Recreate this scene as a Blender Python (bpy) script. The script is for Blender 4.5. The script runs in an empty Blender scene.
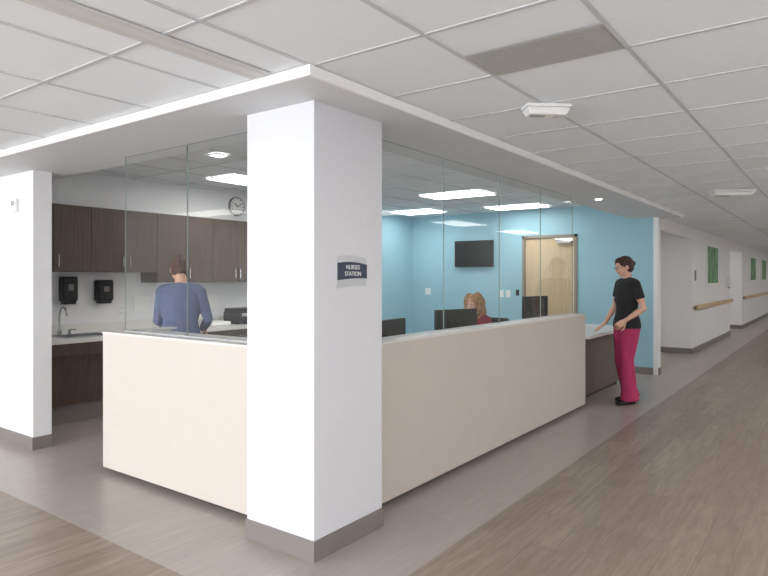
import bpy, bmesh, math, random
from mathutils import Vector, Matrix
from mathutils.bvhtree import BVHTree
random.seed(4)
S=bpy.context.scene
COL=S.collection
S.view_settings.view_transform='Standard'
S.view_settings.exposure=0.14

def lin(c):
    r=[]
    for v in c:
        v=v/255.0
        r.append(v/12.92 if v<=0.04045 else ((v+0.055)/1.055)**2.4)
    return (r[0],r[1],r[2],1)

def mat(name,c,rough=0.6,metal=0.0,spec=0.5,noise=0.0,nscale=30,bump=0.0,bscale=200,stretch=(1,1,1),emit=0,ecol=(255,255,255)):
    m=bpy.data.materials.new(name); m.use_nodes=True
    nt=m.node_tree; b=nt.nodes['Principled BSDF']
    b.inputs['Base Color'].default_value=lin(c)
    b.inputs['Roughness'].default_value=rough
    b.inputs['Metallic'].default_value=metal
    b.inputs['Specular IOR Level'].default_value=spec
    tc=nt.nodes.new('ShaderNodeTexCoord'); mp=nt.nodes.new('ShaderNodeMapping')
    mp.inputs['Scale'].default_value=stretch
    nt.links.new(tc.outputs['Object'],mp.inputs['Vector'])
    n=nt.nodes.new('ShaderNodeTexNoise'); n.inputs['Scale'].default_value=nscale; n.inputs['Detail'].default_value=4
    nt.links.new(mp.outputs[0],n.inputs['Vector'])
    r=nt.nodes.new('ShaderNodeValToRGB')
    a=max(0,1-noise); l=lin(c)
    r.color_ramp.elements[0].position=0.3; r.color_ramp.elements[1].position=0.7
    r.color_ramp.elements[0].color=(l[0]*a,l[1]*a,l[2]*a,1)
    r.color_ramp.elements[1].color=(min(1,l[0]*(1+noise)),min(1,l[1]*(1+noise)),min(1,l[2]*(1+noise)),1)
    nt.links.new(n.outputs['Fac'],r.inputs['Fac']); nt.links.new(r.outputs['Color'],b.inputs['Base Color'])
    if bump>0:
        n2=nt.nodes.new('ShaderNodeTexNoise'); n2.inputs['Scale'].default_value=bscale; n2.inputs['Detail'].default_value=3
        nt.links.new(mp.outputs[0],n2.inputs['Vector'])
        bp=nt.nodes.new('ShaderNodeBump'); bp.inputs['Strength'].default_value=bump; bp.inputs['Distance'].default_value=0.01
        nt.links.new(n2.outputs['Fac'],bp.inputs['Height']); nt.links.new(bp.outputs[0],b.inputs['Normal'])
    if emit>0:
        b.inputs['Emission Color'].default_value=lin(ecol); b.inputs['Emission Strength'].default_value=emit
    return m

def planks(name,c1,c2,c3,rough,bw=1.22,rh=0.152,mort=0.0015,fac=.6):
    m=bpy.data.materials.new(name); m.use_nodes=True
    nt=m.node_tree; b=nt.nodes['Principled BSDF']; N=nt.nodes; L=nt.links
    tc=N.new('ShaderNodeTexCoord')
    br=N.new('ShaderNodeTexBrick'); br.offset=0.37; br.offset_frequency=2
    br.inputs['Scale'].default_value=1; br.inputs['Brick Width'].default_value=bw; br.inputs['Row Height'].default_value=rh
    br.inputs['Mortar Size'].default_value=mort; br.inputs['Mortar Smooth'].default_value=0.3
    br.inputs['Color1'].default_value=lin(c1); br.inputs['Color2'].default_value=lin(c2); br.inputs['Mortar'].default_value=lin([v*0.78 for v in c1])
    L.new(tc.outputs['Object'],br.inputs['Vector'])
    mp=N.new('ShaderNodeMapping'); mp.inputs['Scale'].default_value=(2.2,22,1)
    mx=N.new('ShaderNodeVectorMath'); mx.operation='MULTIPLY_ADD'
    L.new(br.outputs['Color'],mx.inputs[0]); mx.inputs[1].default_value=(90,90,90); L.new(tc.outputs['Object'],mx.inputs[2])
    L.new(mx.outputs[0],mp.inputs['Vector'])
    n=N.new('ShaderNodeTexNoise'); n.inputs['Scale'].default_value=1.6; n.inputs['Detail'].default_value=6; n.inputs['Roughness'].default_value=0.62; n.inputs['Distortion'].default_value=0.6
    L.new(mp.outputs[0],n.inputs['Vector'])
    rp=N.new('ShaderNodeValToRGB'); rp.color_ramp.elements[0].position=0.35; rp.color_ramp.elements[1].position=0.68
    rp.color_ramp.elements[0].color=(0,0,0,1); rp.color_ramp.elements[1].color=(1,1,1,1)
    L.new(n.outputs['Fac'],rp.inputs['Fac'])
    mix=N.new('ShaderNodeMixRGB'); mix.blend_type='MIX'
    mfac=N.new('ShaderNodeMath'); mfac.operation='MULTIPLY'; mfac.inputs[1].default_value=fac
    L.new(rp.outputs['Color'],mfac.inputs[0]); L.new(mfac.outputs[0],mix.inputs['Fac'])
    L.new(br.outputs['Color'],mix.inputs['Color1']); mix.inputs['Color2'].default_value=lin(c3)
    L.new(mix.outputs[0],b.inputs['Base Color'])
    b.inputs['Roughness'].default_value=rough; b.inputs['Specular IOR Level'].default_value=0.45
    return m

M={}
M['white']=mat('white_paint',(234,234,235),0.6,noise=0.01,bump=0.03,bscale=300)
M['column']=mat('column_paint',(222,223,228),0.5,noise=0.01)
M['soffit']=mat('soffit_paint',(220,222,225),0.6,noise=0.01)
M['trimw']=mat('bright_trim',(250,250,250),0.5,noise=0.005)
M['tile']=mat('acoustic_tile',(242,247,251),0.9,noise=0.02,nscale=160,bump=0.2,bscale=240)
M['tbar']=mat('tbar_metal',(206,209,213),0.5,noise=0.01)
M['cream']=mat('cream_laminate',(205,198,188),0.45,noise=0.012,nscale=8)
M['blue']=mat('blue_paint',(154,196,210),0.6,noise=0.015,nscale=5)
M['base']=mat('rubber_baseboard',(128,121,118),0.55,noise=0.03)
M['toe']=mat('dark_toekick',(52,46,44),0.6,noise=0.05)
M['brown']=mat('dark_walnut_laminate',(90,74,65),0.45,noise=0.22,nscale=3,stretch=(9,1,1.0))
M['brownv']=mat('dark_walnut_vertical',(82,69,61),0.5,noise=0.2,nscale=4,stretch=(10,10,0.8))
M['counter']=mat('white_countertop',(222,220,216),0.3,noise=0.02,nscale=120)
M['steel']=mat('stainless',(190,192,194),0.25,metal=0.9,noise=0.03)
M['black']=mat('black_plastic',(22,22,24),0.4,noise=0.05)
M['screen']=mat('screen_glass',(8,9,11),0.35,noise=0.05)
M['screenon']=mat('screen_lit',(120,150,185),0.3,noise=0.4,nscale=12,emit=0.5,ecol=(150,180,210))
M['oak']=mat('maple_door',(202,180,146),0.5,noise=0.1,nscale=4,stretch=(10,10,0.8))
M['rail']=mat('maple_rail',(206,174,130),0.4,noise=0.1,nscale=4,stretch=(1,10,10))
M['frame']=mat('door_frame_taupe',(146,138,128),0.5,noise=0.02)
M['navy']=mat('navy_plaque',(42,56,80),0.35,noise=0.08)
M['silver']=mat('silver_plaque',(200,202,206),0.35,metal=0.2,noise=0.02)
M['plastic']=mat('white_plastic',(236,236,235),0.4,noise=0.01)
M['grey']=mat('vent_grey',(172,171,168),0.6,noise=0.02)
M['grey2']=mat('slot_grey',(216,217,217),0.6,noise=0.02)
M['unseen_lamp']=mat('unseen_lamp_diffuser',(255,255,255),0.5,emit=9,ecol=(255,253,250))
M['unseen_lamp2']=mat('interior_diffuser',(255,255,255),0.5,emit=9.5,ecol=(255,252,248))
M['green']=mat('leaf_art',(70,130,70),0.5,noise=0.7,nscale=5,stretch=(1,1,0.5))
M['paper']=mat('paper',(240,240,236),0.8,noise=0.05,nscale=60)
M['fabric']=mat('chair_fabric',(48,50,56),0.9,noise=0.1,bump=0.2)
M['skin']=mat('skin',(208,158,132),0.5,noise=0.03,nscale=12)
M['skin2']=mat('skin_pale',(210,164,142),0.5,noise=0.03,nscale=12)
M['lips']=mat('lips',(165,90,86),0.45,noise=0.03)
M['tee']=mat('black_tee',(28,28,31),0.85,noise=0.12,nscale=14,bump=0.3,bscale=20)
M['pink']=mat('magenta_scrubs',(172,50,96),0.85,noise=0.10,nscale=9,bump=0.5,bscale=14,stretch=(1.5,1.5,.5))
M['lav']=mat('blue_grey_sweater',(88,98,130),0.9,noise=0.12,nscale=14,bump=0.4,bscale=22)
M['navyp']=mat('navy_scrub_pants',(40,46,74),0.85,noise=0.1,bump=0.3,bscale=16)
M['maroon']=mat('maroon_top',(126,34,52),0.85,noise=0.12,bump=0.3,bscale=16)
M['shoe']=mat('black_shoe',(22,21,22),0.4,noise=0.05)
M['hairdk']=mat('dark_brown_hair',(56,32,26),0.6,noise=0.35,nscale=20,bump=0.6,bscale=60,stretch=(4,1,1))
M['hairbr']=mat('brown_hair',(84,56,40),0.7,noise=0.3,nscale=20,bump=0.6,bscale=60,stretch=(4,1,1))
M['hairbl']=mat('curly_blonde_hair',(168,130,92),0.6,noise=0.35,nscale=30,bump=0.6,bscale=60)
M['eye']=mat('eye_white',(235,232,228),0.3); M['iris']=mat('iris',(50,36,28),0.3)
M['wood']=planks('corridor_plank_floor',(137,123,110),(157,143,129),(113,98,86),0.36,fac=.68)
M['band']=planks('light_border_floor',(162,153,147),(169,161,154),(152,142,136),0.3,mort=0.0006)

def glassmat(name,tint,k=.96,add=.04,edge=False):
    m=bpy.data.materials.new(name); m.use_nodes=True
    nt=m.node_tree; nt.nodes.clear(); N=nt.nodes; L=nt.links
    o=N.new('ShaderNodeOutputMaterial'); mx=N.new('ShaderNodeMixShader')
    t=N.new('ShaderNodeBsdfTransparent'); t.inputs['Color'].default_value=tint
    g=N.new('ShaderNodeBsdfDiffuse' if edge else 'ShaderNodeBsdfGlossy')
    if edge: g.inputs['Color'].default_value=(.42,.5,.49,1)
    else: g.inputs['Roughness'].default_value=0.0
    lw=N.new('ShaderNodeLayerWeight'); lw.inputs['Blend'].default_value=.5
    p=N.new('ShaderNodeMath'); p.operation='POWER'; p.inputs[1].default_value=5
    a=N.new('ShaderNodeMath'); a.operation='MULTIPLY_ADD'; a.inputs[1].default_value=k; a.inputs[2].default_value=add
    L.new(lw.outputs['Facing'],p.inputs[0]); L.new(p.outputs[0],a.inputs[0]); L.new(a.outputs[0],mx.inputs[0])
    L.new(t.outputs[0],mx.inputs[1]); L.new(g.outputs[0],mx.inputs[2]); L.new(mx.outputs[0],o.inputs[0])
    return m
M['glass']=glassmat('clear_tempered_glass',(0.982,0.991,0.989,1),.45,.018)
M['gedge']=glassmat('glass_edge',(.7,.78,.77,1),.0,.55,True)

def new_obj(name,bm,mats,parent=None,smooth=False):
    me=bpy.data.meshes.new(name); bm.to_mesh(me); bm.free()
    for m in (mats if isinstance(mats,(list,tuple)) else [mats]): me.materials.append(m)
    if smooth:
        for p in me.polygons: p.use_smooth=True
    o=bpy.data.objects.new(name,me); COL.objects.link(o)
    if parent: o.parent=parent
    return o
def empty(name,loc=(0,0,0),rz=0):
    e=bpy.data.objects.new(name,None); e.empty_display_size=0.1; COL.objects.link(e)
    e.location=loc; e.rotation_euler=(0,0,rz); return e
def addbox(bm,x0,x1,y0,y1,z0,z1,mi=0,bevel=0,mtx=None):
    r=bmesh.ops.create_cube(bm,size=1)
    vs=r['verts']
    for v in vs:
        v.co=Vector(((x0+x1)/2+v.co.x*(x1-x0),(y0+y1)/2+v.co.y*(y1-y0),(z0+z1)/2+v.co.z*(z1-z0)))
    fs=set(f for v in vs for f in v.link_faces)
    for f in fs: f.material_index=mi
    if bevel>0:
        es=set(e for v in vs for e in v.link_edges)
        rr=bmesh.ops.bevel(bm,geom=list(es),offset=bevel,segments=3,affect='EDGES',profile=0.5)
        vs=list(set(vs)&set(bm.verts))+rr['verts']
        vs=list(set(v for v in vs if v.is_valid))
        for f in rr['faces']: f.material_index=mi
    if mtx is not None:
        for v in set(vs): v.co=mtx@v.co
    return vs
def box(name,x0,x1,y0,y1,z0,z1,m,bevel=0,parent=None):
    bm=bmesh.new(); addbox(bm,x0,x1,y0,y1,z0,z1,0,bevel); return new_obj(name,bm,m,parent)
def addcyl(bm,p0,p1,r0,r1=None,seg=20,mi=0):
    r1=r0 if r1 is None else r1
    p0=Vector(p0);p1=Vector(p1);d=p1-p0
    q=d.to_track_quat('Z','Y').to_matrix().to_4x4()
    r=bmesh.ops.create_cone(bm,cap_ends=True,segments=seg,radius1=r0,radius2=r1,depth=d.length,matrix=Matrix.Translation((p0+p1)/2)@q)
    for f in set(f for v in r['verts'] for f in v.link_faces): f.material_index=mi
    return r['verts']
def cyl(name,p0,p1,r0,m,r1=None,seg=24,parent=None,smooth=False):
    bm=bmesh.new(); addcyl(bm,p0,p1,r0,r1,seg); return new_obj(name,bm,m,parent,smooth)
def multibox(name,lst,mats,parent=None):
    bm=bmesh.new()
    for b in lst: addbox(bm,*b[:6],mi=(b[6] if len(b)>6 else 0),bevel=(b[7] if len(b)>7 else 0))
    return new_obj(name,bm,mats,parent)
def tube(name,pts,r,m,parent=None):
    c=bpy.data.curves.new(name,'CURVE'); c.dimensions='3D'; c.bevel_depth=r; c.bevel_resolution=4; c.use_fill_caps=True
    s=c.splines.new('BEZIER'); s.bezier_points.add(len(pts)-1)
    for i,p in enumerate(pts):
        s.bezier_points[i].co=p; s.bezier_points[i].handle_left_type='AUTO'; s.bezier_points[i].handle_right_type='AUTO'
    o=bpy.data.objects.new(name,c); c.materials.append(m); COL.objects.link(o)
    if parent:o.parent=parent
    return o

# ------------------------------------------------ ROOM SHELL
CZ=2.41; SZ=2.36; IZ=2.60; XE=44; YW=2.30
multibox('floor',[(-5,XE,-1.2,1.70,-0.1,0,0),(-5,1.85,1.70,9.4,-0.1,0,0),(1.85,XE,1.70,9.4,-0.1,0,1)],[M['wood'],M['band']])
multibox('ceiling',[(-5,2.045,-1.2,9.4,CZ,CZ+.05),(2.045,XE,-1.2,1.925,CZ,CZ+.05),(10.15,XE,1.925,5.2,CZ,CZ+.05)],M['tile'])
multibox('ceiling_station',[(2.6,10.0,2.4,6.7,IZ,IZ+.05)],M['tile'])
bars=[]
yl=[0.105-0.61*i for i in range(3)]+[0.715,1.325]
for y in yl: bars.append((-5,XE,y-.010,y+.010,CZ-.004,CZ+.01))
for y in [1.925+.61*i for i in range(1,12)]: bars.append((-5,2.04,y-.010,y+.010,CZ-.004,CZ+.01))
bars.append((-5,2.04,1.925-.010,1.925+.010,CZ-.004,CZ+.01))
x=2.06-.61*11
while x<XE:
    bars.append((x-.010,x+.010,-1.2,1.92 if x>2.0 else 9.4,CZ-.0035,CZ+.01)); x+=.61
multibox('trim_ceiling_grid',bars,M['tbar'])
bars=[]
for i in range(0,12): bars.append((2.82+.61*i-.01,2.82+.61*i+.01,2.63,6.6,IZ-.004,IZ+.01))
for i in range(0,7): bars.append((2.79,9.86,2.7+.61*i-.01,2.7+.61*i+.01,IZ-.0035,IZ+.01))
multibox('trim_station_ceiling_grid',bars,M['tbar'])
multibox('ceiling_soffit',[(2.045,10.15,1.925,2.62,SZ,IZ+.06),(2.045,2.78,2.62,9.4,SZ,IZ+.06)],M['soffit'])
multibox('trim_soffit_edge',[(2.030,10.165,1.910,1.9249,SZ-.002,CZ-.004),(2.030,2.0449,1.925,9.4,SZ-.002,CZ-.004),(10.1501,10.165,1.925,2.3,SZ-.002,CZ-.004)],M['trimw'])

wt=2.75
multibox('wall_back',[(2.6,6.9,6.6,6.75,0,wt)],M['white'])
multibox('wall_back_blue',[(6.9,9.86,6.6,6.75,0,wt)],M['blue'])
multibox('wall_station_end',[(9.86,9.95,2.27,3.42,0,wt),(9.86,9.95,4.36,6.75,0,wt),(9.86,9.95,3.42,4.36,2.16,wt)],M['blue'])
multibox('wall_station_end_jamb',[(9.95,10.0,2.27,6.75,0,2.7),(9.858,10.0,2.20,2.27,0,SZ)],M['white'])
box('wall_left_pier',2.447,2.60,5.485,9.4,0,SZ,M['white'])
multibox('wall_corridor',[(13,18,YW,YW+.12,0,CZ),(20.3,31,YW,YW+.12,0,CZ),(32.1,XE,YW,YW+.12,0,CZ),(31,32.1,YW,YW+.12,2.15,CZ),
   (10.15,13,YW,YW+.12,2.2,CZ),(18,20.3,YW,YW+.12,2.2,CZ),
   (13,13.12,YW+.12,5,0,CZ),(10,13.12,5,5.12,0,CZ),(20.3,20.42,YW+.12,4,0,CZ),(17.9,20.42,4,4.12,0,CZ),(17.9,18,YW+.12,4,0,CZ)],M['white'])
box('wall_south',-5,XE,-1.32,-1.2,0,CZ,M['white'])
box('wall_east',XE,XE+.12,-1.3,5.2,0,CZ,M['white'])
box('wall_north',-5,2.447,9.4,9.52,0,CZ,M['white'])
multibox('wall_west',[(-5.12,-5,-1.3,9.5,0,.5),(-5.12,-5,-1.3,9.5,2.25,CZ),(-5.12,-5,-1.3,-.7,.5,2.25),(-5.12,-5,2.6,3.2,.5,2.25),(-5.12,-5,8.6,9.5,.5,2.25)],M['white'])
for i,(a,b) in enumerate([(-.7,2.6),(3.2,8.6)]):
    w=empty(f'window_{i+1}')
    fr=[(-5.1,-5.02,a,a+.05,.5,2.25),(-5.1,-5.02,b-.05,b,.5,2.25),(-5.1,-5.02,a,b,.5,.55),(-5.1,-5.02,a,b,2.2,2.25),(-5.1,-5.02,(a+b)/2-.03,(a+b)/2+.03,.5,2.25)]
    multibox('frame',fr,M['frame'],w)
    box('pane',-5.07,-5.06,a+.05,b-.05,.55,2.2,M['glass'],parent=w)

bh=.105;bt=.012
multibox('baseboard_column',[(2.334-bt,2.916,2.168-bt,2.168,0,bh),(2.334-bt,2.334,2.168,2.676,0,bh)],M['base'])
multibox('baseboard_left',[(2.447-bt,2.447,5.485-bt,9.4,0,bh),(2.447,2.60,5.485-bt,5.485,0,bh)],M['base'])
multibox('baseboard_corridor',[(13-bt,18,YW-bt,YW,0,bh),(13-bt,13,YW,5,0,bh),(20.3-bt,31,YW-bt,YW,0,bh),(20.3-bt,20.3,YW,4,0,bh),(32.1,XE,YW-bt,YW,0,bh)],M['base'])
multibox('baseboard_station',[(9.86-bt,9.86,2.27,3.40,0,bh),(9.86-bt,9.86,4.38,6.6,0,bh),(6.8,9.86,6.6-bt,6.6,0,bh),(9.85,10.0,2.2-bt,2.2,0,bh)],M['base'])

box('column',2.334,2.916,2.168,2.676,0,SZ,M['column'],bevel=0.003)

hw=empty('nurses_station_half_wall')
box('front_panel',2.917,6.92,2.31,2.34,.04,1.035,M['cream'],parent=hw)
box('front_core',2.917,6.92,2.34,2.49,.04,1.035,M['cream'],parent=hw)
box('front_toe',2.93,6.88,2.37,2.47,0,.04,M['toe'],parent=hw)
box('front_cap',2.917,6.925,2.305,2.50,1.035,1.05,M['counter'],parent=hw)
box('side_panel',2.483,2.51,2.677,4.448,.04,1.035,M['cream'],parent=hw)
box('side_core',2.51,2.66,2.677,4.448,.04,1.035,M['cream'],parent=hw)
box('side_toe',2.54,2.64,2.69,4.35,0,.04,M['toe'],parent=hw)
box('side_cap',2.478,2.80,2.677,4.453,1.035,1.05,M['counter'],parent=hw)
box('end_return',2.66,3.05,4.41,4.448,.0,1.035,M['cream'],parent=hw)
box('end_cap',2.80,3.06,4.36,4.453,1.035,1.05,M['counter'],parent=hw)

ld=empty('low_transaction_counter')
box('top',6.93,8.75,2.27,3.10,.765,.80,M['counter'],bevel=.003,parent=ld)
box('modesty_panel',6.93,8.70,2.44,2.47,.06,.765,M['brown'],parent=ld)
box('end_panel',8.66,8.70,2.47,3.05,.0,.765,M['brown'],parent=ld)
box('toe',6.95,8.66,2.49,2.52,0,.06,M['toe'],parent=ld)

def pane(name,x0,x1,y0,y1,z0,z1,axis):
    bm=bmesh.new(); addbox(bm,x0,x1,y0,y1,z0,z1)
    bm.normal_update()
    for f in bm.faces: f.material_index=0 if abs(f.normal[axis])>.5 else 1
    return new_obj(name,bm,[M['glass'],M['gedge']])
xs=[2.92,4.06,5.01,5.94,6.86]
for i in range(4): pane('window_%d'%(i+3),xs[i]+.0015,xs[i+1]-.0015,2.43,2.44,1.05,SZ-.001,1)
ys=[2.68,3.59,4.35]
for i in range(2): pane('window_%d'%(i+7),2.60,2.61,ys[i]+.0015,ys[i+1]-.0015,1.05,SZ-.001,0)
multibox('trim_glass_channel',[(2.92,6.86,2.425,2.445,1.05,1.056),(2.595,2.615,2.68,4.35,1.05,1.056)],M['silver'])

dk=empty('work_desk')
box('top',2.95,6.92,2.50,3.12,.72,.75,M['counter'],parent=dk)
for i,xx in enumerate((3.0,4.95,6.86)): box(f'leg_panel_{i}',xx-.02,xx+.02,2.52,3.08,0,.72,M['brown'],parent=dk)
dk2=empty('side_work_counter')
box('top',2.67,3.0,3.14,4.40,.72,.75,M['counter'],parent=dk2)
for i,yy in enumerate((3.2,4.3)): box(f'leg_panel_{i}',2.69,2.98,yy-.02,yy+.02,0,.72,M['brown'],parent=dk2)

# ------------------------------------------------ cabinets
up=empty('upper_cabinet')
yf=6.27; pitch=.385
for k in range(9):
    x0=2.605+k*pitch; zb=1.515 if x0<4.1 else 1.40
    box(f'carcass_{k}',x0,x0+pitch,yf+.02,6.599,zb,2.19,M['brownv'],parent=up)
    box(f'door_{k}',x0+.002,x0+pitch-.002,yf,yf+.019,zb+.002,2.188,M['brownv'],bevel=.001,parent=up)
    hx=x0+pitch-.04 if k%2==0 else x0+.04
    bm=bmesh.new(); addcyl(bm,(hx,yf-.028,zb+.05),(hx,yf-.028,zb+.17),.005,seg=10)
    addcyl(bm,(hx,yf-.028,zb+.065),(hx,yf,zb+.065),.004,seg=8); addcyl(bm,(hx,yf-.028,zb+.155),(hx,yf,zb+.155),.004,seg=8)
    new_obj(f'handle_{k}',bm,M['steel'],up)
bc=empty('base_cabinet')
yb=5.98
box('apron',2.605,4.0,yb,yb+.02,.70,.82,M['brownv'],parent=bc)
bm=bmesh.new(); addbox(bm,2.605,4.0,-.01,.01,0,.52)
for v in bm.verts: v.co=Matrix.Translation((0,yb+.20,.20))@Matrix.Rotation(math.radians(14),4,'X')@v.co
new_obj('sloped_panel',bm,M['brown'],bc)
box('knee_wall_base',2.605,4.0,6.5,6.585,0,.2,M['toe'],parent=bc)
box('knee_base_strip',2.605,4.0,yb+.24,yb+.26,.0,.2,M['base'],parent=bc)
for k in range(6):
    x0=4.0+k*.45
    box(f'carcass_{k}',x0,x0+.45,yb+.02,6.59,.1,.82,M['brownv'],parent=bc)
    box(f'drawer_{k}',x0+.003,x0+.447,yb,yb+.019,.66,.815,M['brownv'],parent=bc)
    box(f'door_{k}',x0+.003,x0+.447,yb,yb+.019,.105,.654,M['brownv'],parent=bc)
    cyl(f'pull_{k}',(x0+.16,yb-.025,.74),(x0+.29,yb-.025,.74),.005,M['steel'],parent=bc,seg=10)
box('toe',4.0,6.7,yb+.07,yb+.09,0,.1,M['toe'],parent=bc)
sx0,sx1,sy0,sy1=3.02,3.52,6.08,6.42
multibox('countertop',[(2.605,sx0,yb-.02,6.598,.82,.86),(sx1,6.7,yb-.02,6.598,.82,.86),(sx0,sx1,yb-.02,sy0,.82,.86),(sx0,sx1,sy1,6.598,.82,.86),(2.605,6.7,6.578,6.598,.86,.96)],M['counter'],bc)
sk=empty('stainless_sink')
multibox('basin',[(sx0,sx1,sy0,sy1,.66,.665),(sx0,sx0+.006,sy0,sy1,.665,.868),(sx1-.006,sx1,sy0,sy1,.665,.868),(sx0,sx1,sy0,sy0+.006,.665,.868),(sx0,sx1,sy1-.006,sy1,.665,.868),
  (sx0-.02,sx1+.02,sy0-.02,sy0,.861,.868),(sx0-.02,sx1+.02,sy1,sy1+.05,.861,.868),(sx0-.02,sx0,sy0,sy1,.861,.868),(sx1,sx1+.02,sy0,sy1,.861,.868)],M['steel'],sk)
fa=empty('gooseneck_faucet',(3.16,6.50,.86))
cyl('base',(0,0,0),(0,0,.05),.022,M['steel'],parent=fa)
tube('spout',[(0,0,.04),(0,0,.2),(0,-.03,.27),(0,-.09,.285),(0,-.14,.24),(0,-.145,.2)],.010,M['steel'],fa)
for s in(-1,1):
    cyl(f'valve_{s}',(s*.1,0,0),(s*.1,0,.045),.016,M['steel'],parent=fa)
    box(f'lever_{s}',min(s*.1,s*.17),max(s*.1,s*.17),-.008,.008,.045,.055,M['steel'],parent=fa)

def dispenser(x,z,w,h):
    e=empty('soap_dispenser' if w<.16 else 'paper_towel_dispenser',(x,6.6,z))
    box('body',-w/2,w/2,-.12,0,-h/2+.03,h/2,M['black'],bevel=.018,parent=e)
    box('nozzle',-w*.4,w*.4,-.11,-.02,-h/2,-h/2+.05,M['black'],bevel=.008,parent=e)
    box('window',-w*.18,w*.18,-.124,-.119,0,h*.22,M['base'],bevel=.001,parent=e)
dispenser(3.27,1.32,.155,.29); dispenser(3.66,1.30,.17,.26)
for i,(px,pz,w,h) in enumerate([(4.15,1.15,.2,.16),(4.5,1.2,.16,.2),(5.15,1.15,.22,.17)]):
    box('wall_notice',px-w/2,px+w/2,6.594,6.599,pz-h/2,pz+h/2,M['paper'])
for px in (3.9,4.85):
    e=empty('power_outlet',(px,6.6,1.08)); box('plate',-.036,.036,-.006,0,-.058,.058,M['plastic'],bevel=.001,parent=e)
    for s in(-1,1): box(f'socket_{s}',-.015,.015,-.008,-.006,s*.025-.014,s*.025+.014,M['grey2'],parent=e)
ck=empty('wall_clock',(5.56,6.6,2.415))
bm=bmesh.new(); addcyl(bm,(0,0,0),(0,-.03,0),.13,.13,40); new_obj('rim',bm,M['base'],ck)
bm=bmesh.new(); addcyl(bm,(0,-.03,0),(0,-.033,0),.115,.115,40); new_obj('face',bm,M['plastic'],ck)
bm=bmesh.new()
for h in range(12):
    a=h*math.pi/6; mt=Matrix.Rotation(a,4,'Y'); addbox(bm,-.004,.004,-.036,-.033,.085,.108,mtx=mt)
addbox(bm,-.005,.005,-.038,-.034,-.01,.06,mtx=Matrix.Rotation(math.radians(-50),4,'Y')); addbox(bm,-.0035,.0035,-.038,-.034,-.015,.09,mtx=Matrix.Rotation(math.radians(60),4,'Y'))
new_obj('hands',bm,M['black'],ck)
pr=empty('desktop_printer',(5.42,6.3,.861))
box('body',-.19,.19,-.16,.16,0,.16,M['black'],bevel=.02,parent=pr); box('tray',-.13,.13,-.25,-.1,.03,.045,M['black'],bevel=.004,parent=pr)
box('lid',-.18,.18,-.14,.15,.16,.2,M['black'],bevel=.012,parent=pr); box('panel',-.15,-.02,-.163,-.158,.1,.14,M['grey'],parent=pr)
tb=empty('paper_tray',(4.95,6.25,.861))
box('bottom',-.16,.16,-.12,.12,0,.01,M['grey'],parent=tb); box('sheets',-.14,.14,-.11,.11,.01,.05,M['paper'],parent=tb); box('back',-.16,.16,.11,.12,.01,.08,M['grey'],parent=tb)

sg=empty('nurses_station_sign',(2.634,2.168,1.488))
def platebm(w,zt,zb,amp,y0,y1):
    bm=bmesh.new(); n=16; T=[];B=[]
    for i in range(n+1):
        t=i/n; x=-w/2+w*t
        T.append((x,zt+amp*math.sin(t*math.pi*1.0+.3))); B.append((x,zb-amp*math.sin(t*math.pi+2.4)*.6))
    loop=T+B[::-1]
    a=[bm.verts.new((p[0],y0,p[1])) for p in loop]; b=[bm.verts.new((p[0],y1,p[1])) for p in loop]
    for i in range(n):
        j=len(loop)-1-i
        bm.faces.new((a[i],a[i+1],a[j-1],a[j])); bm.faces.new((b[i],b[j],b[j-1],b[i+1]))
    for i in range(len(loop)):
        k=(i+1)%len(loop); bm.faces.new((a[i],b[i],b[k],a[k]))
    bmesh.ops.recalc_face_normals(bm,faces=bm.faces); return bm
new_obj('backplate',platebm(.25,.074,-.088,.012,0,-.006),M['silver'],sg)
new_obj('navy_plate',platebm(.25,.040,-.045,.010,-.006,-.011),M['navy'],sg)
for i,(t,z) in enumerate((('NURSES',.010),('STATION',-.026))):
    c=bpy.data.curves.new('text','FONT'); c.body=t; c.size=.034; c.extrude=.0008; c.align_x='CENTER'; c.materials.append(M['plastic'])
    o=bpy.data.objects.new(f'lettering_{i}',c); COL.objects.link(o); o.parent=sg; o.location=(.0,-.012,z); o.rotation_euler=(math.pi/2,0,0)

tv=empty('wall_television',(9.86,5.26,1.88))
box('bezel',-.075,-.03,-.38,.38,-.235,.235,M['black'],bevel=.006,parent=tv); box('screen',-.077,-.0745,-.36,.36,-.21,.22,M['screen'],parent=tv)
box('bracket',-.03,0,-.1,.1,-.1,.1,M['steel'],parent=tv)
d=empty('door_1',(9.86,3.89,0))
box('leaf',.01,.055,-.42,.42,.01,2.11,M['oak'],parent=d)
multibox('frame',[(-.02,.09,-.47,-.425,0,2.16),(-.02,.09,.425,.47,0,2.16),(-.02,.09,-.47,.47,2.115,2.16)],M['frame'],d)
box('kick_plate',.006,.0099,-.39,.39,.03,.25,M['steel'],parent=d)
cyl('lever_rose',(.01,.35,1.0),(-.02,.35,1.0),.028,M['steel'],parent=d); box('lever',-.035,-.02,.23,.36,.99,1.01,M['steel'],parent=d)
multibox('closer',[(-.05,.0099,-.38,-.14,2.02,2.07)],M['steel'],d)
for (yy,zz,m,w,h,nm) in [(4.62,1.18,'plastic',.08,.12,'light_switch'),(4.75,1.18,'plastic',.08,.12,'light_switch'),(4.45,1.2,'black',.06,.1,'card_reader'),(6.25,1.2,'plastic',.12,.12,'light_switch')]:
    e=empty(nm,(9.86,yy,zz)); box('plate',-.008,0,-w/2,w/2,-h/2,h/2,M[m],bevel=.002,parent=e); box('rocker',-.014,-.008,-w/5,w/5,-h/4,h/4,M[m],bevel=.001,parent=e)
th=empty('thermostat',(2.447,5.80,2.08)); box('body',-.03,0,-.05,.05,-.06,.06,M['plastic'],bevel=.006,parent=th); box('display',-.032,-.03,-.03,.03,0,.04,M['grey'],parent=th)

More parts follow.
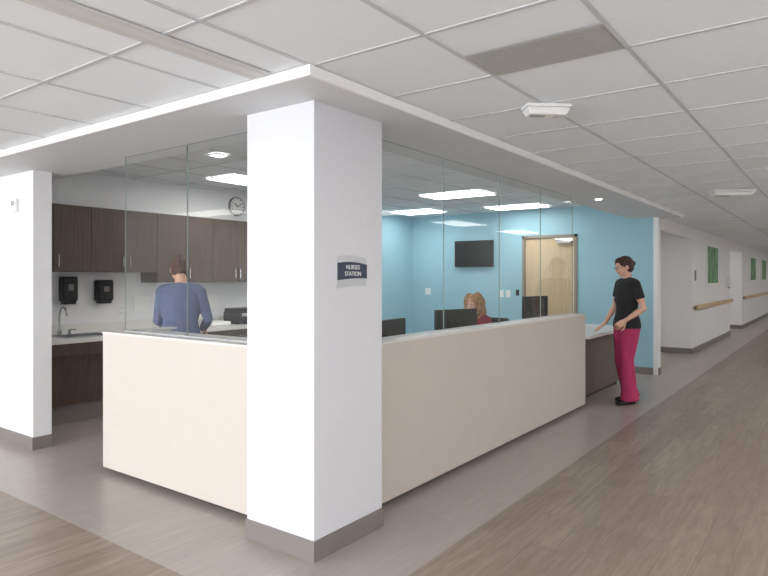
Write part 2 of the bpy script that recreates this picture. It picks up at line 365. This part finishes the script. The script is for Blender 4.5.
def monitor(x,y,rz,top,w=.5,z0=.75):
    z0+=.001
    e=empty('computer_monitor',(x,y,z0),rz)
    h=.31; zt=top-z0; zb=zt-h
    box('shell',-w/2,w/2,-.02,.015,zb,zt,M['black'],bevel=.006,parent=e)
    box('screen',-w/2+.015,w/2-.015,.0151,.0165,zb+.02,zt-.015,M['screenon'],parent=e)
    box('hump',-.1,.1,-.045,-.02,zb+.07,zb+.22,M['black'],bevel=.01,parent=e)
    box('neck',-.03,.03,-.06,-.04,.01,zb+.16,M['black'],bevel=.004,parent=e)
    box('foot',-.12,.12,-.11,.07,0,.012,M['black'],bevel=.004,parent=e)
monitor(3.74,2.72,math.radians(8),1.14)
monitor(4.97,2.85,math.radians(-18),1.165,.50)
monitor(7.15,3.0,math.radians(-15),1.23,.46,.80)
for (x,y) in [(3.9,2.98),(5.1,3.02)]:
    e=empty('keyboard',(x,y,.751)); box('tray',-.2,.2,-.06,.06,0,.012,M['black'],bevel=.003,parent=e)
    bm=bmesh.new()
    for i in range(14):
        for j in range(4): addbox(bm,-.19+i*.0272,-.168+i*.0272,-.05+j*.026,-.03+j*.026,.012,.018)
    new_obj('keys',bm,M['base'],e)

# ------------------------------------------------ ceiling things
def vent(name,x0,x1,y0,y1,n,z,m,along='y'):
    e=empty(name)
    box('backing',x0,x1,y0,y1,z-.006,z-.0045,m,parent=e)
    bm=bmesh.new()
    for i in range(n):
        if along=='y':
            a=x0+(x1-x0)*(i+.5)/n; addbox(bm,a-.003,a+.003,y0+.01,y1-.01,z-.0072,z-.006)
        else:
            a=y0+(y1-y0)*(i+.5)/n; addbox(bm,x0+.01,x1-.01,a-.004,a+.004,z-.0075,z-.006)
    new_obj('louvres',bm,m,e)
vent('ceiling_vent',2.36,2.665,.727,1.315,14,CZ,M['grey'])
vent('linear_slot_diffuser',-.25,2.02,2.14,2.28,2,CZ,M['grey2'],'x')
def sensor(name,x,y,k,rz):
    e=empty(name,(x,y,CZ-.004),math.radians(rz))
    box('base',-.125*k,.125*k,-.06*k,.06*k,-.018,0,M['plastic'],bevel=.005,parent=e)
    bm=bmesh.new(); vs=addbox(bm,-.12*k,.12*k,-.055*k,.055*k,-.058,-.018,bevel=.010)
    for v in bm.verts:
        if v.co.z<-.04: v.co.x*=.9; v.co.y*=.8
    new_obj('housing',bm,M['plastic'],e)
    cyl('lens',(.05*k,0,-.062),(.05*k,0,-.056),.016,M['grey'],parent=e)
    box('grille',-.09*k,-.01*k,-.025*k,.025*k,-.060,-.057,M['grey'],parent=e)
sensor('ceiling_occupancy_sensor',3.30,1.32,1.0,-48)
sensor('ceiling_alarm_unit',7.7,.97,1.75,-60)
for (xx,yy) in [(14.2,1.0),(20,1.0),(26,1.0)]:
    vent('ceiling_vent',xx-.3,xx+.3,yy-.3,yy+.3,8,CZ,M['grey2'])
for (xx,yy) in [(7.2,2.25)]:
    e=empty('soffit_downlight',(xx,yy,SZ)); cyl('ring',(0,0,0),(0,0,-.006),.05,M['trimw'],parent=e); cyl('bulb',(0,0,-.006),(0,0,-.009),.035,M['unseen_lamp2'],parent=e)

def troffer(name,x,y,w,l,z,m,frame=True):
    e=empty(name,(x,y,z-.004))
    multibox('frame',[(-w/2,w/2,-l/2,-l/2+.02,-.012,-.001),(-w/2,w/2,l/2-.02,l/2,-.012,-.001),(-w/2,-w/2+.02,-l/2+.02,l/2-.02,-.012,-.001),(w/2-.02,w/2,-l/2+.02,l/2-.02,-.012,-.001)],M['trimw'],e)
    box('diffuser',-w/2+.02,w/2-.02,-l/2+.02,l/2-.02,-.008,-.002,m,parent=e)
for (x,y,w,l) in [(7.45,4.25,.55,.95),(9.3,4.2,.5,.95),(9.0,5.9,.6,.8),(4.80,5.65,.6,.5),(4.25,3.95,.6,.6),(5.1,5.0,.6,.9),(3.72,4.66,.16,.16)]:
    troffer('ceiling_light',x,y,w,l,IZ,M['unseen_lamp2'])
for x in [-3,-.5,2,4.5,7,9.5,12,15,18,21,25,29,33,38,42]:
    troffer('ceiling_light',x,-.5,1.2,.6,CZ,M['unseen_lamp'])  # unseen row of ceiling lights, added to brighten corridor and counter front
for (x,y) in [(-.6,2.6),(-.6,5.0),(-.6,7.4),(-3,2.6),(-3,5),(-3,7.4)]:
    troffer('ceiling_light',x,y,.6,1.2,CZ,M['unseen_lamp'])  # more unseen ceiling lights, added outside the view to light the left passage
for (x,y) in [(11.5,3.6),(19.2,3.2)]:
    troffer('ceiling_light',x,y,.6,.6,CZ,M['unseen_lamp'])

for (yc,w) in ((.95,3.2),(5.9,5.2)):
    l=bpy.data.lights.new('daylight','AREA'); l.shape='RECTANGLE'; l.size=1.6; l.size_y=w; l.energy=150*w/3; l.color=(.93,.96,1)
    o=bpy.data.objects.new('daylight_area',l); COL.objects.link(o); o.location=(-4.95,yc,1.4); o.rotation_euler=(0,math.radians(-90),0)
w=bpy.data.worlds.new('world'); S.world=w; w.use_nodes=True
w.node_tree.nodes['Background'].inputs[0].default_value=(.85,.92,1,1); w.node_tree.nodes['Background'].inputs[1].default_value=1.0

def handrail(x0,x1):
    e=empty('corridor_handrail')
    box('rail',x0,x1,YW-.085,YW-.05,.84,.93,M['rail'],bevel=.012,parent=e)
    n=max(2,int((x1-x0)/1.2))
    for i in range(n+1):
        xx=x0+.15+(x1-x0-.3)*i/n; box(f'bracket_{i}',xx-.03,xx+.03,YW-.05,YW,.86,.91,M['base'],parent=e)
handrail(13.1,17.9); handrail(20.4,30.8); handrail(32.3,43.5)
def art(x0,x1,z0,z1):
    e=empty('leaf_artwork')
    box('frame',x0,x1,YW-.03,YW,z0,z1,M['plastic'],parent=e)
    box('print',x0+.04,x1-.04,YW-.034,YW-.03,z0+.04,z1-.04,M['green'],parent=e)
art(14.5,15.9,1.30,2.16); art(22.2,23.6,1.35,2.12); art(25.6,27,1.35,2.12)
d=empty('door_2',(31.55,YW,0)); box('leaf',-.53,.53,-.0,.05,.01,2.12,M['oak'],parent=d)
multibox('frame',[(-.6,-.53,-.02,.06,0,2.17),(.53,.6,-.02,.06,0,2.17),(-.6,.6,-.02,.06,2.12,2.17)],M['frame'],d); cyl('lever',(-.4,-.05,1),(-.28,-.05,1),.01,M['steel'],parent=d)
box('wall_notice',13.25,13.4,YW-.006,YW-.001,1.4,1.6,M['navy'])
e=empty('hand_sanitizer_dispenser',(17.3,YW,1.35)); box('body',-.07,.07,-.1,0,-.12,.14,M['plastic'],bevel=.02,parent=e); box('nozzle',-.03,.03,-.09,-.04,-.15,-.11,M['grey'],bevel=.006,parent=e)

def chair(x,y,rz):
    e=empty('office_chair',(x,y,0),rz)
    box('seat',-.24,.24,-.22,.24,.40,.455,M['fabric'],bevel=.025,parent=e)
    bm=bmesh.new(); addbox(bm,-.22,.22,-.035,.035,0,.46,bevel=.03)
    for v in bm.verts: v.co=Matrix.Translation((0,-.26,.52))@Matrix.Rotation(math.radians(8),4,'X')@v.co
    new_obj('backrest',bm,M['fabric'],e)
    box('back_bar',-.03,.03,-.30,-.2,.39,.58,M['black'],bevel=.01,parent=e)
    cyl('gas_post',(0,0,.1),(0,0,.40),.028,M['black'],parent=e)
    bm=bmesh.new()
    for i in range(5):
        a=i*math.tau/5+.3; c,s=math.cos(a),math.sin(a)
        addcyl(bm,(0,0,.12),(c*.28,s*.28,.075),.024,.016,12)
        addcyl(bm,(c*.28-s*.02,s*.28+c*.02,.03),(c*.28+s*.02,s*.28-c*.02,.03),.03,.03,16)
        addcyl(bm,(c*.28,s*.28,.03),(c*.28,s*.28,.08),.008,.008,8)
    new_obj('star_base',bm,M['black'],e)

# ------------------------------------------------ PEOPLE
def loft(bm,nodes,side=(1,0,0),seg=18,mi=0,cap0=True,cap1=True,mis=None):
    nd=[(Vector(p),a,b) for p,a,b in nodes]
    side=Vector(side)
    mis=list(mis) if mis else [mi]*(len(nd)-1)
    t0=(nd[0][0]-nd[1][0]).normalized(); t1=(nd[-1][0]-nd[-2][0]).normalized()
    if cap0:
        p,a,b=nd[0]; r=min(a,b)
        nd=[(p+t0*r*.85,a*.4,b*.4),(p+t0*r*.5,a*.8,b*.8)]+nd; mis=[mis[0]]*2+mis
    if cap1:
        p,a,b=nd[-1]; r=min(a,b)
        nd=nd+[(p+t1*r*.5,a*.8,b*.8),(p+t1*r*.85,a*.4,b*.4)]; mis=mis+[mis[-1]]*2
    rings=[]
    for i,(p,a,b) in enumerate(nd):
        if i==0: t=nd[1][0]-p
        elif i==len(nd)-1: t=p-nd[i-1][0]
        else: t=(nd[i+1][0]-p).normalized()+(p-nd[i-1][0]).normalized()
        t.normalize()
        s=(side-t*side.dot(t))
        if s.length<1e-3: s=Vector((0,1,0))-t*t.y
        s.normalize(); o=t.cross(s)
        rings.append([bm.verts.new(p+s*a*math.cos(k*math.tau/seg)+o*b*math.sin(k*math.tau/seg)) for k in range(seg)])
    for i in range(len(rings)-1):
        for k in range(seg):
            f=bm.faces.new((rings[i][k],rings[i][(k+1)%seg],rings[i+1][(k+1)%seg],rings[i+1][k])); f.material_index=mis[i]
    f=bm.faces.new(rings[0][::-1]); f.material_index=mis[0]
    f=bm.faces.new(rings[-1]); f.material_index=mis[-1]
def ell(bm,c,r,mtx=None,mi=0,u=18,v=12):
    m=Matrix.Translation(Vector(c))@Matrix.Diagonal((r[0],r[1],r[2],1))
    if mtx is not None: m=mtx@m
    rr=bmesh.ops.create_uvsphere(bm,u_segments=u,v_segments=v,radius=1,matrix=m)
    for f in set(f for v_ in rr['verts'] for f in v_.link_faces): f.material_index=mi
def fuse(name,bm,mats,voxel,parent,smooth=3):
    bmesh.ops.recalc_face_normals(bm,faces=bm.faces)
    bmesh.ops.triangulate(bm,faces=bm.faces[:])
    bm.faces.ensure_lookup_table()
    bvh=BVHTree.FromBMesh(bm); mis=[f.material_index for f in bm.faces]
    me=bpy.data.meshes.new(name+'_src'); bm.to_mesh(me); bm.free()
    o=bpy.data.objects.new(name+'_src',me); COL.objects.link(o)
    r=o.modifiers.new('r','REMESH'); r.mode='VOXEL'; r.voxel_size=voxel
    if smooth:
        s=o.modifiers.new('s','SMOOTH'); s.factor=.5; s.iterations=smooth
    dg=bpy.context.evaluated_depsgraph_get(); dg.update()
    me2=bpy.data.meshes.new_from_object(o.evaluated_get(dg)); me2.name=name
    bpy.data.objects.remove(o); bpy.data.meshes.remove(me)
    me2.materials.clear()
    for m in mats: me2.materials.append(m)
    for p in me2.polygons:
        p.use_smooth=True
        hit=bvh.find_nearest(p.center)
        p.material_index=mis[hit[2]] if hit[2] is not None else 0
    ob=bpy.data.objects.new(name,me2); COL.objects.link(ob); ob.parent=parent
    return ob
def hand(name,w,d,n,thumb,parent,skin,curl=.35,voxel=.0032):
    w=Vector(w); d=Vector(d).normalized(); n=Vector(n); n=(n-d*n.dot(d)).normalized(); s=d.cross(n)*thumb
    bm=bmesh.new()
    loft(bm,[(w-d*.03,.024,.019),(w,.025,.018),(w+d*.03,.036,.016),(w+d*.07,.040,.014),(w+d*.088,.038,.012)],side=s,seg=16)
    offs=[.030,.010,-.010,-.029]; lens=[.070,.079,.073,.057]
    for of,L in zip(offs,lens):
        p=w+d*.080+s*of; dd=(d+s*of*2).normalized(); pts=[(p,.0088,.0088)]
        for k,fr in enumerate((.45,.32,.23)):
            a=curl*(k+.6); v=(dd*math.cos(a)+n*math.sin(a)); p=p+v*L*fr; r=.0084-.0009*(k+1); pts.append((p,r,r))
        loft(bm,pts,side=s,seg=10)
    p=w+d*.022+s*.026; v=(d*.62+s*.68+n*.3).normalized(); p1=p+v*.04; v2=(d*.85+s*.35+n*.35).normalized(); p2=p1+v2*.03; p3=p2+(d*.95+n*.3).normalized()*.022
    loft(bm,[(p,.013,.012),(p1,.0105,.010),(p2,.0095,.009),(p3,.008,.0075)],side=n,seg=10)
    return fuse(name,bm,[skin],voxel,parent,2)
def face_parts(H,parent,skin,glasses=False):
    bm=bmesh.new()
    for s in(-1,1):
        ell(bm,(s*.031,.077,.008),(.0135,.011,.009),H,0,14,10); ell(bm,(s*.031,.086,.008),(.0055,.004,.0055),H,1,10,8)
        loft(bm,[(H@Vector((s*.016,.091,.030)),.003,.003),(H@Vector((s*.033,.090,.035)),.0036,.003),(H@Vector((s*.050,.078,.030)),.0025,.0025)],mi=1,seg=8)
    new_obj('eyes',bm,[M['eye'],M['iris']],parent,True)
    if glasses:
        bm=bmesh.new()
        for s in(-1,1):
            n=18; pts=[Vector((s*.033+.024*math.cos(i*math.tau/n),.100-.004*abs(math.cos(i*math.tau/n)),.006+.016*math.sin(i*math.tau/n))) for i in range(n)]
            for i in range(n): addcyl(bm,H@pts[i],H@pts[(i+1)%n],.0022,seg=6)
            addcyl(bm,H@Vector((s*.057,.096,.010)),H@Vector((s*.078,.0,.012)),.002,seg=6)
        addcyl(bm,H@Vector((-.009,.101,.010)),H@Vector((.009,.101,.010)),.002,seg=6)
        new_obj('glasses',bm,[M['black']],parent)
def head(bm,H,ms,ml):
    ell(bm,(0,-.008,.030),(.074,.094,.086),H,ms,24,16)
    ell(bm,(0,.022,-.030),(.059,.066,.070),H,ms)
    ell(bm,(0,.052,-.078),(.030,.028,.024),H,ms)
    ell(bm,(0,.068,.012),(.052,.022,.036),H,ms)
    loft(bm,[(H@Vector((0,.086,.022)),.008,.008),(H@Vector((0,.100,-.008)),.009,.009),(H@Vector((0,.106,-.024)),.013,.011)],mi=ms,seg=10)
    for s in(-1,1):
        ell(bm,(s*.040,.066,-.020),(.022,.018,.02),H,ms)
        ell(bm,(s*.076,-.004,-.004),(.009,.019,.031),H,ms)
    ell(bm,(0,.083,-.050),(.022,.009,.0075),H,ml)
def headM(c,pitch,yaw,roll=0):
    return Matrix.Translation(Vector(c))@Matrix.Rotation(yaw,4,'Z')@Matrix.Rotation(pitch,4,'X')@Matrix.Rotation(roll,4,'Y')
V=Vector
def person(name,loc,facing,J,mats,hairf,longsleeve=False,flare=False,seated=False,glasses=False):
    rz=math.atan2(-facing[0],facing[1])
    e=empty(name,loc,rz)
    bm=bmesh.new(); SK,TP,PN,LP=0,1,2,3
    pel=V(J['pelvis']); ch=V(J['chest']); nk=V(J['neck']); hc=V(J['head'])
    ax=(ch-pel).normalized()
    L=(ch-pel).length
    P=lambda t,dy=0: pel+ax*L*t+V((0,dy,0))
    sidev=(V(J['shR'])-V(J['shL'])).normalized(); sv=(sidev+V((1,0,0))).normalized()
    sm=(V(J['shR'])+V(J['shL']))/2
    loft(bm,[(P(-.20),.190,.146),(P(.02),.184,.136),(P(.30),.160,.112),(P(.52),.150,.106),(P(.78,.003),.166,.116),(P(1.0,.0),.178,.116),(ch.lerp(sm,.6),.180,.106),(sm+V((0,0,.012)),.165,.084),(sm.lerp(nk,.55)+V((0,0,.008)),.105,.064),(nk-ax*.004,.060,.055)],side=sv,mi=TP,seg=28,cap0=False,cap1=False)
    for s in(-1,1): loft(bm,[(P(.92,.045)+sv*s*.075,.055,.05),(P(.84,.062)+sv*s*.072,.062,.055),(P(.74,.03)+sv*s*.07,.05,.05)],mi=TP,side=sv)
    for sd in('L','R'):
        sh=V(J['sh'+sd]); loft(bm,[(sm.lerp(sh,.35)+V((0,0,.012)),.075,.062),(sm.lerp(sh,.75)+V((0,0,.006)),.070,.058),(sh,.060,.054)],side=(0,1,0),mi=TP)
    H=headM(hc,*J['hrot'])
    jb=H@V((0,-.012,-.06))
    loft(bm,[(nk-ax*.05,.056,.054),(nk+(jb-nk)*.4,.050,.050),(jb,.050,.052)],mi=SK)
    head(bm,H,SK,LP)
    for sd in('L','R'):
        sh,el,wr=V(J['sh'+sd]),V(J['el'+sd]),V(J['wr'+sd])
        if longsleeve:
            loft(bm,[(sh,.056,.056),(sh.lerp(el,.5),.049,.050),(el,.043,.044),(el.lerp(wr,.4),.042,.041),(wr.lerp(el,.06),.034,.032)],mi=TP,cap1=False)
            loft(bm,[(el,.034,.034),(wr,.025,.02)],mi=SK)
        else:
            loft(bm,[(sh,.056,.056),(sh.lerp(el,.3),.054,.056),(sh.lerp(el,.60),.052,.056)],mi=TP,cap1=False)
            loft(bm,[(sh,.044,.044),(sh.lerp(el,.6),.041,.042),(el,.036,.037),(el.lerp(wr,.3),.038,.037),(el.lerp(wr,.75),.029,.026),(wr,.025,.020)],mi=SK)
    loft(bm,[(pel+ax*.08,.155,.105),(pel,.168,.118),(pel-V((0,0,.07 if not seated else .0)),.170,.122)],mi=PN,side=(1,0,0))
    for s,sd in((-1,'L'),(1,'R')):
        hp=pel+V((s*.085,0,-.06)); kn,an=V(J['kn'+sd]),V(J['an'+sd])
        if seated: hp=pel+V((s*.09,0,-.005))
        if flare: rr=(.078,.080,.088,.104)
        else: rr=(.064,.062,.056,.054)
        loft(bm,[(hp,.096,.110 if not seated else .094),(hp.lerp(kn,.35),.093,.102 if not seated else .084),(hp.lerp(kn,.75),.080,.084),(kn,rr[0],rr[0]),(kn.lerp(an,.35),rr[1],rr[1]+.006),(kn.lerp(an,.75),rr[2],rr[2]),(kn.lerp(an,1.0),rr[3]*.85,rr[3]+.008)],mi=PN,cap1=False)
    if not seated:
        ell(bm,tuple(pel+V((0,-.05,-.075))),(.15,.080,.10),None,PN)
    fuse('body',bm,mats,.0065,e,4)
    face_parts(H,e,mats[0],glasses)
    for s,sd in((-1,'L'),(1,'R')):
        hd=J['hd'+sd]; hand('hand_'+sd,J['wr'+sd],hd[0],hd[1],hd[2],e,mats[0],hd[3] if len(hd)>3 else .35)
        an=V(J['an'+sd]); fd=V(J.get('fd'+sd,(s*.12,1,0))).normalized(); b=V((an.x,an.y,0))
        bm=bmesh.new(); sd_=V((fd.y,-fd.x,0))
        loft(bm,[(b-fd*.055+V((0,0,.040)),.030,.036),(b-fd*.01+V((0,0,.044)),.036,.042),(b+fd*.06+V((0,0,.036)),.040,.034),(b+fd*.12+V((0,0,.027)),.045,.026),(b+fd*.165+V((0,0,.022)),.036,.020)],side=sd_)
        for v in bm.verts:
            if v.co.z<b.z+.002: v.co.z=b.z+.002
        new_obj('shoe_'+sd,bm,M['shoe'],e,True)
        bm=bmesh.new(); loft(bm,[(b+V((0,0,.05)),.036,.038),(an+V((0,0,.10)),.04,.042)],cap0=False,cap1=False); new_obj('sock_'+sd,bm,M['shoe'],e,True)
    hairf(H,e)
    return e

def hair_tied(m,bun=True):
    def f(H,e):
        bm=bmesh.new()
        ell(bm,(0,-.022,.040),(.084,.096,.090),H,0,24,16)
        ell(bm,(0,.030,.088),(.060,.055,.036),H,0)
        for s in(-1,1):
            ell(bm,(s*.060,.02,.060),(.024,.05,.04),H,0)
            ell(bm,(s*.050,-.045,-.02),(.034,.045,.05),H,0)
        ell(bm,(0,-.07,-.015),(.055,.04,.055),H,0)
        if bun:
            for i in range(26):
                a=random.random()*math.tau; b=random.uniform(-.9,.9)
                ell(bm,(.026*math.cos(a),-.105+.020*b,.015+.024*math.sin(a)),(.016,.015,.016),H,0,10,8)
        fuse('hair',bm,[m],.005,e,2)
    return f
def hair_curly(m):
    def f(H,e):
        bm=bmesh.new(); ell(bm,(0,-.025,.035),(.092,.10,.095),H,0,20,14)
        for i in range(280):
            a=random.uniform(0,math.tau); z=random.uniform(-.16,.125)
            y=-.025+math.sin(a)*.112; x=math.cos(a)*.108
            if z>.04:
                k=math.sqrt(max(0,1-((z-.02)/.115)**2)); x*=k; y=-.025+(y+.025)*k
            if y>.055 and z<.06: continue
            r=random.uniform(.014,.024)
            ell(bm,(x,y,z),(r,r,r*1.1),H,0,8,6)
        loft(bm,[(H@V((0,-.05,0)),.08,.06),(H@V((0,-.06,-.10)),.085,.05),(H@V((0,-.06,-.15)),.07,.04)],mi=0)
        fuse('hair',bm,[m],.005,e,1)
    return f

f=(-.70,.714)
J=dict(pelvis=(0,0,.94),chest=(0,.0,1.25),neck=(0,-.01,1.445),head=(0.0,.035,1.575),hrot=(math.radians(-14),math.radians(-4)),
 shR=(.165,-.005,1.385),shL=(-.165,-.01,1.385),
 elR=(.225,.02,1.12),wrR=(.225,.15,.912),hdR=((-.05,.75,-.5),(0,-.5,-.8),-1,.15),
 elL=(-.225,-.075,1.105),wrL=(-.175,.12,.965),hdL=((.25,.75,-.6),(.75,-.1,-.2),1,.5),
 knR=(.085,.015,.50),knL=(-.085,.05,.50),anR=(.085,-.10,.045),anL=(-.10,.02,.045),fdR=(.25,1,0),fdL=(-.2,1,0))
person('standing_nurse',(7.47,2.01,0),f,J,[M['skin2'],M['tee'],M['pink'],M['lips']],hair_tied(M['hairdk']),flare=True,glasses=True)

f2=(.70,.71)
J=dict(pelvis=(0,0,.92),chest=(0,.04,1.215),neck=(0,.05,1.40),head=(-.02,.095,1.52),hrot=(math.radians(-28),math.radians(16)),
 shR=(.158,.04,1.335),shL=(-.158,.04,1.335),
 elR=(.235,.04,1.08),wrR=(.16,.24,.98),hdR=((-.3,.8,-.1),(-.3,0,-.8),-1,.4),
 elL=(-.205,.08,1.07),wrL=(-.12,.27,.99),hdL=((.3,.8,-.1),(.3,0,-.8),1,.4),
 knR=(.09,.02,.49),knL=(-.09,.02,.49),anR=(.10,-.02,.045),anL=(-.10,-.02,.045))
person('standing_nurse',(3.32,4.68,0),f2,J,[M['skin'],M['lav'],M['navyp'],M['lips']],hair_tied(M['hairbr']),longsleeve=True)

f3=(-1,.12)
J=dict(pelvis=(0,-.05,.57),chest=(0,.0,.86),neck=(0,.03,1.03),head=(0,.07,1.135),hrot=(math.radians(-12),math.radians(4)),
 shR=(.155,.02,.965),shL=(-.155,.02,.965),
 elR=(.215,.09,.745),wrR=(.14,.32,.79),hdR=((-.15,.9,-.1),(0,-.2,-.9),-1,.3),
 elL=(-.215,.09,.745),wrL=(-.14,.32,.79),hdL=((.15,.9,-.1),(0,-.2,-.9),1,.3),
 knR=(.11,.36,.53),knL=(-.11,.36,.53),anR=(.12,.36,.045),anL=(-.12,.36,.045))
person('seated_receptionist',(6.45,3.42,0),f3,J,[M['skin2'],M['maroon'],M['navyp'],M['lips']],hair_curly(M['hairbl']),seated=True)
chair(6.47,3.42,math.atan2(-f3[0],f3[1]))

# ------------------------------------------------ CAMERA
cam=bpy.data.cameras.new('camera'); cam.sensor_width=36; cam.lens=620/768*36; cam.shift_y=-10/768; cam.clip_start=.05; cam.clip_end=200
co=bpy.data.objects.new('camera',cam); COL.objects.link(co); co.location=(0,0,1.45)
th=math.atan2(.5941,.8044)
co.rotation_euler=(math.radians(90),0,th-math.pi/2)
S.camera=co
